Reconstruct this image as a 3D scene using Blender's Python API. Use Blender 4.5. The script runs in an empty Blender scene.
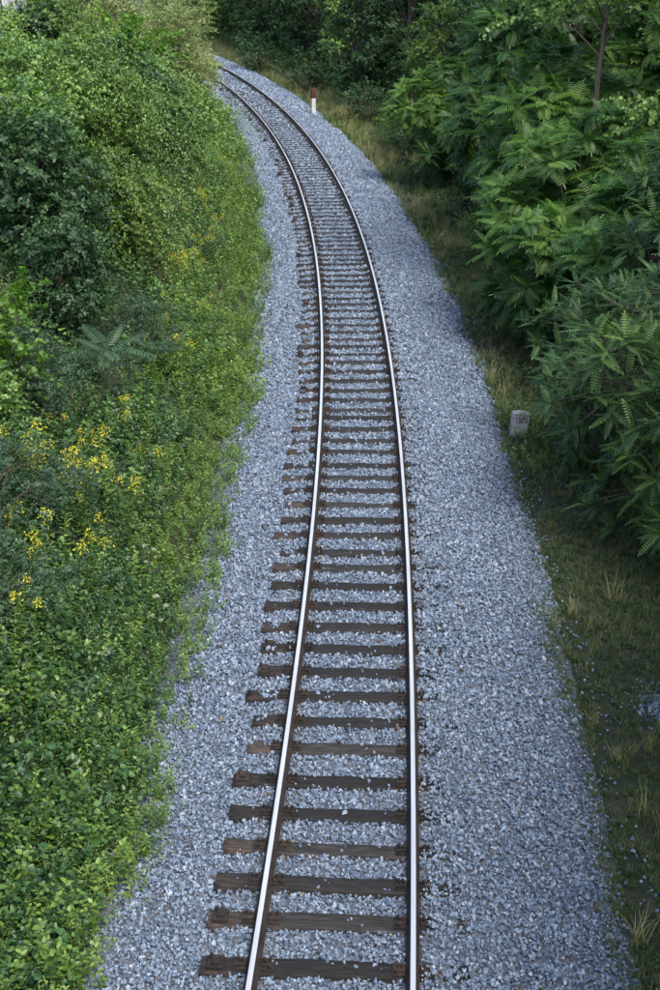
import bpy, bmesh, math
import numpy as np
from math import radians, sin, cos, pi

# ------------------------------------------------------------------ camera, sky, sun, exposure
SC = bpy.context.scene
COL = SC.collection
cam_d = bpy.data.cameras.new('camera')
cam = bpy.data.objects.new('camera', cam_d); COL.objects.link(cam)
cam.location = (0, 0, 9.23)
cam.rotation_euler = (radians(90 - 22.977), 0, 0)
cam_d.sensor_fit = 'VERTICAL'; cam_d.sensor_height = 36; cam_d.sensor_width = 24; cam_d.lens = 50
cam_d.clip_start = .1; cam_d.clip_end = 3000
SC.camera = cam

SUN_EL, SUN_AZ = radians(55), radians(152)          # azimuth clockwise from +Y (ahead), so from behind and to the right
W = bpy.data.worlds.new('World'); SC.world = W; W.use_nodes = True
nt = W.node_tree; nt.nodes.clear()
sky = nt.nodes.new('ShaderNodeTexSky'); sky.sky_type = 'NISHITA'; sky.sun_disc = False
sky.sun_elevation = SUN_EL; sky.sun_rotation = SUN_AZ; sky.air_density = 1.0; sky.dust_density = 3.5; sky.ozone_density = 1.6
bg = nt.nodes.new('ShaderNodeBackground'); bg.inputs['Strength'].default_value = .15
wo = nt.nodes.new('ShaderNodeOutputWorld')
nt.links.new(sky.outputs[0], bg.inputs[0]); nt.links.new(bg.outputs[0], wo.inputs[0])
sl = bpy.data.lights.new('sun', 'SUN'); sl.energy = 1.5; sl.angle = radians(22); sl.color = (1, .95, .85)
sun = bpy.data.objects.new('sun', sl); COL.objects.link(sun)
sun.rotation_euler = (pi/2 - SUN_EL, 0, pi - SUN_AZ)
sun.location = (20, -10, 40)
SC.view_settings.view_transform = 'Standard'; SC.view_settings.look = 'None'
SC.view_settings.gamma = 1; SC.view_settings.use_curve_mapping = False
SC.view_settings.exposure = 1.47
SC.render.engine = 'CYCLES'
SC.cycles.max_bounces = 6; SC.cycles.diffuse_bounces = 3; SC.cycles.transmission_bounces = 3; SC.cycles.glossy_bounces = 2

R = np.random.default_rng(11)

# ------------------------------------------------------------------ helpers: objects and tags
def tag(o, label=None, cat=None, group=None, kind=None):
    if label: o['label'] = label
    if cat: o['category'] = cat
    if group: o['group'] = group
    if kind: o['kind'] = kind
    return o
def link(name, data, parent=None):
    o = bpy.data.objects.new(name, data); COL.objects.link(o); o.parent = parent
    return o
def empty(name, loc=(0, 0, 0), rz=0, sc=1):
    o = link(name, None); o.location = loc; o.rotation_euler = (0, 0, rz); o.scale = (sc, sc, sc) if np.isscalar(sc) else sc
    o.empty_display_size = .2
    return o
def mesh_np(name, V, Q, mats, tint=None, mi=None, smooth=False):
    me = bpy.data.meshes.new(name)
    V = np.ascontiguousarray(V, np.float32); Q = np.ascontiguousarray(Q, np.int32)
    k = Q.shape[1]; n = len(Q)
    me.vertices.add(len(V)); me.vertices.foreach_set('co', V.ravel())
    me.loops.add(n*k); me.loops.foreach_set('vertex_index', Q.ravel())
    me.polygons.add(n); me.polygons.foreach_set('loop_start', np.arange(0, n*k, k, dtype=np.int32))
    try: me.polygons.foreach_set('loop_total', np.full(n, k, np.int32))
    except Exception: pass
    for m in (mats if isinstance(mats, (list, tuple)) else [mats]): me.materials.append(m)
    if mi is not None: me.polygons.foreach_set('material_index', np.ascontiguousarray(mi, np.int32))
    if tint is not None:
        a = me.attributes.new('tint', 'FLOAT', 'POINT'); a.data.foreach_set('value', np.ascontiguousarray(tint, np.float32))
    me.update(calc_edges=True)
    if smooth: me.polygons.foreach_set('use_smooth', np.ones(n, bool))
    return me
def unit(a): return a / np.maximum(np.linalg.norm(a, axis=-1, keepdims=True), 1e-9)

class Q4:
    """collects quads with a tint per vertex"""
    def __init__(s): s.V, s.Q, s.T, s.M, s.n = [], [], [], [], 0
    def add(s, V, Q, t=.5, m=0):
        V = np.asarray(V, float).reshape(-1, 3); Q = np.asarray(Q, int).reshape(-1, 4)
        s.V.append(V); s.Q.append(Q + s.n); s.n += len(V)
        s.T.append(np.broadcast_to(np.asarray(t, float), (len(V),)).copy()); s.M.append(np.full(len(Q), m))
    def mesh(s, name, mats, smooth=False):
        return mesh_np(name, np.concatenate(s.V), np.concatenate(s.Q), mats, np.concatenate(s.T), np.concatenate(s.M), smooth)
    def scatter(s, T, O, A, N, S, tint, m=0):
        TV, TQ = T; n = len(O); k = len(TV)
        A = unit(A); N = N - A*(N*A).sum(-1, keepdims=True); N = unit(N); B = np.cross(A, N)
        S = np.broadcast_to(np.asarray(S, float), (n,))[:, None, None]
        V = O[:, None] + S*(TV[None, :, 0:1]*B[:, None] + TV[None, :, 1:2]*A[:, None] + TV[None, :, 2:3]*N[:, None])
        q = TQ[None] + (np.arange(n)*k)[:, None, None]
        s.add(V.reshape(-1, 3), q.reshape(-1, 4), np.repeat(np.broadcast_to(tint, (n,)), k), m)
    def tube(s, P, r, n=6, t=.5, m=0):
        P = np.asarray(P, float); r = np.broadcast_to(np.asarray(r, float), (len(P),))
        d = unit(np.gradient(P, axis=0)); ref = np.array([.31, .2, .93]) if abs(d[0, 2]) < .8 else np.array([1., .1, 0])
        e1 = unit(np.cross(d, ref)); e2 = np.cross(d, e1); a = np.arange(n)/n*2*pi
        V = P[:, None] + r[:, None, None]*(np.cos(a)[None, :, None]*e1[:, None] + np.sin(a)[None, :, None]*e2[:, None])
        q = [(i*n+j, i*n+(j+1) % n, (i+1)*n+(j+1) % n, (i+1)*n+j) for i in range(len(P)-1) for j in range(n)]
        s.add(V.reshape(-1, 3), q, t, m)

def box_bm(bm, x0, x1, y0, y1, z0, z1):
    v = [bm.verts.new(c) for c in ((x0,y0,z0),(x1,y0,z0),(x1,y1,z0),(x0,y1,z0),(x0,y0,z1),(x1,y0,z1),(x1,y1,z1),(x0,y1,z1))]
    for f in ((3,2,1,0),(4,5,6,7),(0,1,5,4),(1,2,6,5),(2,3,7,6),(3,0,4,7)): bm.faces.new([v[i] for i in f])
    return v
def bm_mesh(bm, name, mats, bevel=0):
    if bevel: bmesh.ops.bevel(bm, geom=list(bm.edges), offset=bevel, segments=1, affect='EDGES')
    bmesh.ops.recalc_face_normals(bm, faces=bm.faces)
    me = bpy.data.meshes.new(name); bm.to_mesh(me); bm.free()
    for m in (mats if isinstance(mats, (list, tuple)) else [mats]): me.materials.append(m)
    return me

# ------------------------------------------------------------------ materials
def newmat(name):
    m = bpy.data.materials.new(name); m.use_nodes = True
    t = m.node_tree; t.nodes.clear()
    out = t.nodes.new('ShaderNodeOutputMaterial')
    return m, t, out
def nd(t, typ, **kw):
    n = t.nodes.new(typ)
    for k, v in kw.items():
        if k.startswith('i_'):
            n.inputs[k[2:].replace('_', ' ')].default_value = v
        else: setattr(n, k, v)
    return n
def ramp(t, stops):
    r = t.nodes.new('ShaderNodeValToRGB'); e = r.color_ramp.elements
    while len(e) < len(stops): e.new(.5)
    for k, (p, c) in enumerate(stops): e[k].position = p; e[k].color = (*c, 1)
    return r
def leaf_mat(name, cols, trans=.24, rough=.45, spec=.45, rnd=.25, tg=1.0):
    if name.startswith('leaf') and 'willow' not in name: cols = [(r*.92, g*1.0, b*1.0) for r, g, b in cols]
    m, t, out = newmat(name)
    at = nd(t, 'ShaderNodeAttribute', attribute_name='tint'); oi = nd(t, 'ShaderNodeObjectInfo')
    mu = nd(t, 'ShaderNodeMath', operation='MULTIPLY_ADD'); mu.inputs[1].default_value = rnd; mu.inputs[2].default_value = -rnd/2
    t.links.new(oi.outputs['Random'], mu.inputs[0])
    ad = nd(t, 'ShaderNodeMath', operation='ADD'); t.links.new(at.outputs['Fac'], ad.inputs[0]); t.links.new(mu.outputs[0], ad.inputs[1])
    cr = ramp(t, [(i/(len(cols)-1), c) for i, c in enumerate(cols)]); t.links.new(ad.outputs[0], cr.inputs[0])
    p = nd(t, 'ShaderNodeBsdfPrincipled'); p.inputs['Roughness'].default_value = rough; p.inputs['Specular IOR Level'].default_value = spec
    t.links.new(cr.outputs[0], p.inputs['Base Color'])
    tr = nd(t, 'ShaderNodeBsdfTranslucent')
    mx = nd(t, 'ShaderNodeMix', data_type='RGBA', blend_type='MULTIPLY'); mx.inputs[0].default_value = 1
    t.links.new(cr.outputs[0], mx.inputs[6]); mx.inputs[7].default_value = (1.35*tg, 1.5*tg, .6*tg, 1)
    t.links.new(mx.outputs[2], tr.inputs[0])
    ms = nd(t, 'ShaderNodeMixShader'); ms.inputs[0].default_value = trans
    t.links.new(p.outputs[0], ms.inputs[1]); t.links.new(tr.outputs[0], ms.inputs[2]); t.links.new(ms.outputs[0], out.inputs[0])
    return m
def noise_mat(name, stops, scale=4, detail=6, rough=.9, bump=.4, bscale=None, coords='Object', stretch=(1, 1, 1), metal=0, rnd=0, spec=.3, bdist=.01):
    m, t, out = newmat(name)
    tc = nd(t, 'ShaderNodeTexCoord'); mp = nd(t, 'ShaderNodeMapping'); mp.inputs['Scale'].default_value = stretch
    t.links.new(tc.outputs[coords], mp.inputs[0])
    oi = nd(t, 'ShaderNodeObjectInfo'); cb = nd(t, 'ShaderNodeVectorMath', operation='ADD')
    sc = nd(t, 'ShaderNodeVectorMath', operation='SCALE'); sc.inputs['Scale'].default_value = 37.0
    cx = nd(t, 'ShaderNodeCombineXYZ')
    for i in range(3): t.links.new(oi.outputs['Random'], cx.inputs[i])
    t.links.new(cx.outputs[0], sc.inputs[0]); t.links.new(mp.outputs[0], cb.inputs[0]); t.links.new(sc.outputs[0], cb.inputs[1])
    n = nd(t, 'ShaderNodeTexNoise'); n.inputs['Scale'].default_value = scale; n.inputs['Detail'].default_value = detail; n.inputs['Roughness'].default_value = .65
    t.links.new(cb.outputs[0], n.inputs['Vector'])
    f = n.outputs[0]
    if rnd:
        mu = nd(t, 'ShaderNodeMath', operation='MULTIPLY_ADD'); mu.inputs[1].default_value = rnd; mu.inputs[2].default_value = -rnd/2
        t.links.new(oi.outputs['Random'], mu.inputs[0])
        ad = nd(t, 'ShaderNodeMath', operation='ADD'); t.links.new(f, ad.inputs[0]); t.links.new(mu.outputs[0], ad.inputs[1]); f = ad.outputs[0]
    cr = ramp(t, stops); t.links.new(f, cr.inputs[0])
    p = nd(t, 'ShaderNodeBsdfPrincipled'); p.inputs['Roughness'].default_value = rough; p.inputs['Metallic'].default_value = metal
    p.inputs['Specular IOR Level'].default_value = spec
    t.links.new(cr.outputs[0], p.inputs['Base Color'])
    if bump:
        n2 = nd(t, 'ShaderNodeTexNoise'); n2.inputs['Scale'].default_value = bscale or scale*3; n2.inputs['Detail'].default_value = 5
        t.links.new(cb.outputs[0], n2.inputs['Vector'])
        b = nd(t, 'ShaderNodeBump'); b.inputs['Strength'].default_value = bump; b.inputs['Distance'].default_value = bdist
        t.links.new(n2.outputs[0], b.inputs['Height']); t.links.new(b.outputs[0], p.inputs['Normal'])
    t.links.new(p.outputs[0], out.inputs[0])
    return m

M = {}
M['soil'] = noise_mat('soil', [(.3, (.012, .018, .009)), (.6, (.028, .032, .017)), (.8, (.05, .046, .03))], 1.3, 8, bump=.6, bscale=9, bdist=.05)
M['bed'] = noise_mat('gravel_bed', [(.3, (.03, .035, .044)), (.5, (.08, .092, .115)), (.7, (.16, .18, .215))], 16, 8, bump=1, bscale=22, bdist=.05)
M['stone'] = noise_mat('ballast_stone', [(.15, (.028, .043, .068)), (.42, (.094, .134, .192)), (.62, (.148, .194, .258)), (.80, (.29, .335, .395)), (.93, (.22, .205, .185))], 1.1, 4, rough=.75, bump=.25, rnd=.45, spec=.4)
M['stone_rust'] = noise_mat('rust_stained_stone', [(.2, (.035, .028, .024)), (.5, (.085, .068, .055)), (.8, (.18, .15, .125))], 1.4, 5, rough=.85, bump=.25, rnd=.4)
M['wood'] = noise_mat('sleeper_wood', [(.28, (.004, .0038, .0038)), (.47, (.012, .011, .0105)), (.62, (.025, .0225, .021)), (.8, (.085, .08, .076))], 3.2, 8, rough=.8, bump=.9, bscale=6, stretch=(1.1, 15, 15), rnd=.2, spec=.3, bdist=.012)
M['wood_end'] = noise_mat('sleeper_wood_end', [(.3, (.007, .006, .0055)), (.5, (.022, .017, .0145)), (.75, (.065, .05, .039))], 5, 8, rough=.85, bump=.9, bscale=9, stretch=(1, 6, 6), rnd=.25, bdist=.012)
M['rust'] = noise_mat('rusty_iron', [(.3, (.008, .007, .0065)), (.55, (.02, .015, .013)), (.8, (.05, .033, .025))], 14, 6, rough=.8, bump=.5, bscale=40, rnd=.2)
M['railside'] = noise_mat('rail_side_steel', [(.3, (.012, .010, .009)), (.6, (.028, .022, .019)), (.85, (.05, .038, .03))], 5, 6, rough=.7, bump=.3, bscale=30)
M['railtop'] = noise_mat('rail_polished_steel', [(.3, (.54, .53, .51)), (.7, (.74, .725, .70))], 1.2, 5, rough=.3, bump=0, metal=.6, stretch=(6, .4, 1))
M['bark'] = noise_mat('bark', [(.3, (.035, .03, .025)), (.6, (.09, .08, .065)), (.85, (.17, .16, .135))], 6, 8, bump=.8, bscale=14, stretch=(2, 2, .4), bdist=.02)
M['stemgreen'] = noise_mat('green_stem', [(.3, (.04, .06, .02)), (.7, (.08, .10, .035))], 8, 3, bump=0)
M['concrete'] = noise_mat('marker_concrete', [(.25, (.12, .125, .125)), (.5, (.27, .28, .285)), (.75, (.38, .39, .395))], 7, 8, bump=.5, bscale=40, bdist=.006)
M['moss'] = noise_mat('dark_lichen', [(.35, (.05, .055, .045)), (.7, (.16, .16, .14))], 26, 6, bump=.6, bscale=40)
M['ink'] = noise_mat('black_lettering', [(.3, (.015, .015, .015)), (.8, (.05, .05, .05))], 20, 4, bump=0)
M['white'] = noise_mat('weathered_white_paint', [(.25, (.22, .23, .24)), (.5, (.40, .41, .42)), (.75, (.52, .53, .54))], 6, 7, bump=.3, bscale=30)
M['red'] = noise_mat('dull_red_paint', [(.25, (.035, .013, .012)), (.6, (.075, .022, .018)), (.85, (.11, .04, .03))], 8, 6, bump=.3, bscale=30)
M['board'] = noise_mat('bleached_board', [(.25, (.17, .17, .17)), (.5, (.38, .38, .38)), (.75, (.52, .52, .52))], 3, 8, bump=.5, bscale=12, stretch=(8, 8, .6), rnd=.35)
M['roof'] = noise_mat('shed_roof', [(.3, (.05, .045, .04)), (.7, (.12, .11, .10))], 5, 6)
M['l_mid'] = leaf_mat('leaf_mid', [(.016, .042, .014), (.050, .110, .024), (.105, .180, .034), (.18, .26, .06)], rnd=.4)
M['l_dark'] = leaf_mat('leaf_dark', [(.010, .028, .012), (.024, .058, .020), (.048, .095, .030)], trans=.2, rough=.5, spec=.35)
M['l_blue'] = leaf_mat('leaf_bluegreen', [(.025, .055, .030), (.050, .095, .046), (.085, .135, .062)], trans=.25, rough=.42)
M['l_lime'] = leaf_mat('leaf_lime', [(.05, .11, .014), (.10, .19, .022), (.17, .26, .03)], trans=.4)
M['l_willow'] = leaf_mat('leaf_willow', [(.12, .16, .06), (.20, .25, .10), (.30, .345, .16)], trans=.25, rough=.5)
M['l_ail'] = leaf_mat('leaf_ailanthus', [(.016, .050, .012), (.044, .108, .021), (.125, .215, .036)], trans=.3, rough=.4)
M['l_loc'] = leaf_mat('leaf_locust', [(.015, .042, .012), (.040, .090, .022), (.115, .185, .036)], trans=.28, rough=.42)
M['l_herb'] = leaf_mat('leaf_herb', [(.034, .070, .014), (.090, .155, .026), (.15, .225, .040), (.23, .27, .07)], trans=.3, rnd=.6)
M['l_cover'] = leaf_mat('leaf_cover', [(.008, .026, .012), (.020, .056, .018), (.040, .092, .025), (.085, .145, .036)], trans=.22, rnd=.55)
M['l_light'] = leaf_mat('leaf_light', [(.030, .065, .014), (.080, .135, .024), (.145, .205, .040)], trans=.35)
M['grass'] = leaf_mat('verge_grass', [(.026, .050, .016), (.052, .088, .027), (.088, .118, .042), (.16, .16, .08)], trans=.3, rough=.6, rnd=.5)
M['drygrass'] = leaf_mat('dry_grass', [(.09, .115, .04), (.18, .185, .075), (.32, .28, .16)], trans=.3, rough=.65, rnd=.5)
M['yellow'] = leaf_mat('goldenrod_yellow', [(.26, .26, .02), (.44, .41, .03), (.55, .51, .05)], trans=.2, rough=.7, rnd=.2)
M['cream'] = leaf_mat('cream_flower', [(.16, .19, .12), (.28, .31, .22)], trans=.2, rough=.7)

# ------------------------------------------------------------------ track geometry
KY = [2., 6, 9.82, 13.91, 16.5, 18.9, 22.5, 26.28, 29.7, 32.8, 36.6, 40.8, 44, 47.6, 52.2, 58.4, 65.1, 71, 77.6, 85, 91]
KX = [-.56, -.25, 0, .235, .345, .435, .525, .575, .575, .54, .445, .25, .07, -.16, -.57, -1.25, -2.17, -3.15, -4.4, -6.05, -7.6]
def smooth_track():
    yy = np.linspace(KY[0], KY[-1], 1200); c = np.polyfit(KY, KX, 6); xx = np.polyval(c, yy)
    p = np.stack([xx, yy], 1)
    # carry the bend on behind the bushes, then straight on
    d = p[-1]-p[-2]; a = math.atan2(d[1], d[0]); k = (math.atan2(d[1], d[0]) - math.atan2(*(p[-200]-p[-201])[::-1]))/np.linalg.norm(p[-1]-p[-200])
    q = [p[-1]]
    for i in range(1600):
        if i < 240: a += max(k, .004)*.25
        q.append(q[-1] + .25*np.array([cos(a), sin(a)]))
    p = np.concatenate([p, np.array(q[1:])])
    s = np.concatenate([[0], np.cumsum(np.linalg.norm(np.diff(p, axis=0), axis=1))])
    return p, s
CP, CS = smooth_track()
CT = unit(np.gradient(CP, axis=0)); CN = np.stack([CT[:, 1], -CT[:, 0]], 1)          # normal to the right
def at(s, u):
    s = np.asarray(s, float); u = np.asarray(u, float)
    x = np.interp(s, CS, CP[:, 0]); y = np.interp(s, CS, CP[:, 1])
    nx = np.interp(s, CS, CN[:, 0]); ny = np.interp(s, CS, CN[:, 1])
    return x + nx*u, y + ny*u
def head(s): return math.atan2(np.interp(s, CS, CT[:, 1]), np.interp(s, CS, CT[:, 0]))
def s_of_y(y): return np.interp(y, CP[:1200, 1], CS[:1200])
CPc, CNc = CP[::6], CN[::6]
def u_of(x, y):
    x = np.ravel(x); y = np.ravel(y); out = np.empty(len(x))
    for i in range(0, len(x), 4000):
        dx = x[i:i+4000, None]-CPc[None, :, 0]; dy = y[i:i+4000, None]-CPc[None, :, 1]
        k = np.argmin(dx*dx+dy*dy, 1); r = np.arange(len(k))
        d = np.hypot(dx[r, k], dy[r, k]); sg = np.sign(dx[r, k]*CNc[k, 0]+dy[r, k]*CNc[k, 1])
        out[i:i+4000] = d*np.where(sg == 0, 1, sg)
    return out
def lump(x, y): return .5*np.sin(x*.7+1.3*np.sin(y*.31))+.5*np.sin(y*.53+x*.21+.7)
def zground(u, x, y):
    left = np.interp(-u, [0, 2.3, 2.9, 3.3, 10.4, 12.5, 80, 900], [-.5, -.42, -.34, -.26, 4.15, 4.6, 6.5, 7])
    right = np.interp(u, [0, 2.7, 3.3, 5.5, 14, 80, 900], [-.5, -.42, -.30, -.30, .8, 6, 7])
    z = np.where(u < 0, left, right)
    return z + lump(x, y)*np.clip((np.abs(u)-2.9)*.12, 0, .3)
def zat(x, y): return float(zground(u_of([x], [y]), np.array([x]), np.array([y]))[0])
def gz(u):      # top of the ballast
    return np.interp(u, [-2.9, -2.35, -1.95, -1.3, -.95, -.6, 0, .6, .95, 1.3, 2.1, 2.5, 3.1], [-.42, -.25, -.13, -.045, -.012, -.022, -.012, -.022, .03, .03, -.03, -.12, -.40])

# ------------------------------------------------------------------ ground sheet and ballast bed
gx = np.unique(np.concatenate([np.linspace(-900, -60, 20), np.linspace(-60, -16, 40), np.linspace(-16, 12, 113), np.linspace(12, 60, 40), np.linspace(60, 900, 20)]))
gy = np.unique(np.concatenate([np.linspace(-300, 0, 16), np.linspace(0, 60, 180), np.linspace(60, 130, 110), np.linspace(130, 1200, 26)]))
GX, GY = np.meshgrid(gx, gy); U = u_of(GX, GY)
GZ = zground(U, GX.ravel(), GY.ravel())
nx_, ny_ = len(gx), len(gy)
ii = (np.arange(ny_-1)[:, None]*nx_+np.arange(nx_-1)[None]).ravel()
gq = np.stack([ii, ii+1, ii+1+nx_, ii+nx_], 1)
tag(link('ground', mesh_np('ground', np.stack([GX.ravel(), GY.ravel(), GZ], 1), gq, M['soil'], smooth=True)), kind='structure')
bs = np.arange(0, 150, .25); bu = np.linspace(-2.9, 3.1, 41)
SS, UU = np.meshgrid(bs, bu, indexing='ij'); BX, BY = at(SS.ravel(), UU.ravel())
BZ = gz(UU.ravel()) - .02 + R.normal(0, .007, BX.size)
m_ = len(bu); ii = (np.arange(len(bs)-1)[:, None]*m_+np.arange(m_-1)[None]).ravel()
tag(link('ballast_bed', mesh_np('ballast_bed', np.stack([BX, BY, BZ], 1), np.stack([ii, ii+1, ii+1+m_, ii+m_], 1), M['bed'], smooth=True)), kind='structure')

# ------------------------------------------------------------------ railway track: two rails and the sleepers
track = empty('railway_track', (0, 0, 0))
tag(track, 'single railway track on dark wooden sleepers bending left through the gravel', 'track')
# rail profile (half), x sideways, z up
prof = [(-.065, .033), (-.065, .042), (-.018, .055), (-.009, .068), (-.009, .122), (-.034, .131), (-.036, .158), (-.031, .166), (-.024, .170),
        (.024, .170), (.031, .166), (.036, .158), (.034, .131), (.009, .122), (.009, .068), (.018, .055), (.065, .042), (.065, .033)]
rs = np.concatenate([np.arange(0, 110, .4), np.arange(110, 150, 1)])
def rail(u0):
    V = []; n = len(prof)
    for (px, pz) in prof:
        x, y = at(rs, u0+px); V.append(np.stack([x, y, np.full(len(rs), pz)], 1))
    V = np.stack(V, 1).reshape(-1, 3); Qs = []; mi = []
    for i in range(len(rs)-1):
        for j in range(n-1):
            Qs.append((i*n+j, i*n+j+1, (i+1)*n+j+1, (i+1)*n+j)); mi.append(1 if j == 8 else 0)
        Qs.append((i*n+n-1, i*n, (i+1)*n, (i+1)*n+n-1)); mi.append(0)
    me = mesh_np('rail', V, Qs, [M['railside'], M['railtop']], mi=mi)
    bmm = bmesh.new(); bmm.from_mesh(me); bmesh.ops.recalc_face_normals(bmm, faces=bmm.faces); bmm.to_mesh(me); bmm.free()
    o = link('rail', me, track)
    return o
rail(-.7525)['label'] = 'inner steel rail with bright polished top, on the side of the goldenrod bank'
rail(.7525)['label'] = 'outer steel rail with bright polished top, on the side of the marker stone'

# sleepers: positions along the track read from the near ones, then on at the same spacing
near_y = [10.24, 10.90, 11.45, 12.04, 12.66, 13.28, 13.95, 14.55, 15.16, 15.75, 16.38, 17.00, 17.63, 18.27, 18.88, 19.43, 20.08, 20.66, 21.30, 21.94, 22.52, 23.10, 23.80, 24.38, 24.99, 25.65, 26.12]
SL = [s_of_y(y) for y in near_y]
SL = [SL[0]-.63*k for k in range(8, 0, -1)] + SL
while SL[-1] < 118: SL.append(SL[-1] + .615 + R.normal(0, .035))
SL = np.array(SL)
SLEN = np.array([1.27 + R.normal(0, .025) for _ in SL])
def sleeper_mesh(k):
    r = np.random.default_rng(100+k); nx = 26; xs = np.linspace(-1.27, 1.27, nx); V = []
    wl = .118+.008*np.convolve(r.normal(0, 1, nx+4), np.ones(5)/5, 'valid'); wr = .118+.008*np.convolve(r.normal(0, 1, nx+4), np.ones(5)/5, 'valid')
    tz = .018+.008*np.convolve(r.normal(0, 1, nx+2), np.ones(3)/3, 'valid')
    for i, x in enumerate(xs):
        jx = r.normal(0, .012) if i in (0, nx-1) else 0
        c = .012+abs(r.normal(0, .006))
        for (y, z) in ((-wl[i]+.002, -.16), (-wl[i], tz[i]-c), (-wl[i]+c, tz[i]), (-wl[i]*.33, tz[i]+r.normal(0, .002)), (wr[i]*.33, tz[i]+r.normal(0, .002)), (wr[i]-c, tz[i]), (wr[i], tz[i]-c), (wr[i]-.002, -.16)):
            V.append((x+jx+r.normal(0, .004), y, z))
    n = 8; Qs = []; mi = []
    for i in range(nx-1):
        for j in range(n-1):
            Qs.append((i*n+j, (i+1)*n+j, (i+1)*n+j+1, i*n+j+1)); mi.append(1 if i < 3 else 0)
    for i0 in (0, (nx-1)*n):
        for a in ((0, 1, 6, 7), (1, 2, 5, 6), (2, 3, 4, 5)): Qs.append([i0+b for b in a]); mi.append(1)
    me = mesh_np('sleeper', V, Qs, [M['wood'], M['wood_end']], mi=mi)
    b = bmesh.new(); b.from_mesh(me); bmesh.ops.recalc_face_normals(b, faces=b.faces); b.to_mesh(me); b.free()
    return me
SLM = [sleeper_mesh(k) for k in range(7)]
def plate_mesh():
    b = bmesh.new()
    box_bm(b, -.19, .19, -.08, .08, .02, .036)
    for sx in (-1, 1):
        box_bm(b, sx*.105-.035, sx*.105+.035, -.045, .045, .036, .062)                        # clip
        for sy in (-.052, .052):
            bmesh.ops.create_cone(b, cap_ends=True, segments=6, radius1=.021, radius2=.019, depth=.04, matrix=__import__('mathutils').Matrix.Translation((sx*.155, sy, .056)))
        bmesh.ops.create_cone(b, cap_ends=True, segments=6, radius1=.019, radius2=.017, depth=.05, matrix=__import__('mathutils').Matrix.Translation((sx*.105, 0, .085)))
    return bm_mesh(b, 'rail_plate', M['rust'])
PLM = plate_mesh()
def endcap_mesh():
    b = bmesh.new(); box_bm(b, -.075, .075, -.085, .085, .016, .055); box_bm(b, -.03, .05, -.05, .06, .055, .085)
    bmesh.ops.create_cone(b, cap_ends=True, segments=6, radius1=.022, radius2=.02, depth=.05, matrix=__import__('mathutils').Matrix.Translation((-.045, .05, .08)))
    return bm_mesh(b, 'end_bracket', M['rust'])
ECM = endcap_mesh()
for i, s in enumerate(SL):
    x, y = at(s, 0); o = link('sleeper', SLM[int(R.integers(7))], track)
    off = float(np.clip(R.normal(0, .05), -.1, .1))
    x, y = at(s, off); o.location = (float(x), float(y), R.normal(0, .004)); o.rotation_euler = (0, 0, head(s)-pi/2+R.normal(0, .012)); o.scale = (1, 1+R.normal(0, .05), 1)
    for sg in (-1, 1):
        p = link('rail_plate', PLM, o); p.location = (sg*.7525-off, 0, 0)
    if R.random() < .22 or i in (8,):
        p = link('end_bracket', ECM, o); p.location = (-1.17+R.normal(0, .02), R.normal(0, .01), 0)

# ------------------------------------------------------------------ instanced stuff (gravel, grass, ground cover)
def instancer(name, protos, P, E, S, label, cat=None, idx=None):
    n = len(P); me = bpy.data.meshes.new(name); me.vertices.add(n); me.vertices.foreach_set('co', np.ascontiguousarray(P, np.float32).ravel())
    for nm, arr in (('rot', E), ('scl', S)):
        a = me.attributes.new(nm, 'FLOAT_VECTOR', 'POINT'); a.data.foreach_set('vector', np.ascontiguousarray(arr, np.float32).ravel())
    a = me.attributes.new('pick', 'INT', 'POINT'); a.data.foreach_set('value', np.ascontiguousarray(R.integers(0, len(protos), n) if idx is None else idx, np.int32))
    col = bpy.data.collections.new(name + '_pieces')
    for k, m in enumerate(protos): col.objects.link(bpy.data.objects.new('%s_piece_%02d' % (name, k), m))
    g = bpy.data.node_groups.new(name, 'GeometryNodeTree')
    g.interface.new_socket('Geometry', in_out='INPUT', socket_type='NodeSocketGeometry'); g.interface.new_socket('Geometry', in_out='OUTPUT', socket_type='NodeSocketGeometry')
    gi = g.nodes.new('NodeGroupInput'); go = g.nodes.new('NodeGroupOutput'); ip = g.nodes.new('GeometryNodeInstanceOnPoints')
    ci = g.nodes.new('GeometryNodeCollectionInfo'); ci.inputs[0].default_value = col; ci.inputs['Separate Children'].default_value = True; ci.inputs['Reset Children'].default_value = True
    g.links.new(gi.outputs[0], ip.inputs['Points']); g.links.new(ci.outputs[0], ip.inputs['Instance']); ip.inputs['Pick Instance'].default_value = True
    for nm, ty, sk in (('rot', 'FLOAT_VECTOR', 'Rotation'), ('scl', 'FLOAT_VECTOR', 'Scale'), ('pick', 'INT', 'Instance Index')):
        na = g.nodes.new('GeometryNodeInputNamedAttribute'); na.data_type = ty; na.inputs['Name'].default_value = nm
        out = next(o for o in na.outputs if o.enabled and o.name == 'Attribute'); g.links.new(out, ip.inputs[sk])
    g.links.new(ip.outputs[0], go.inputs[0])
    o = link(name, me); md = o.modifiers.new('pieces', 'NODES'); md.node_group = g
    return tag(o, label, cat, kind='stuff')

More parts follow.
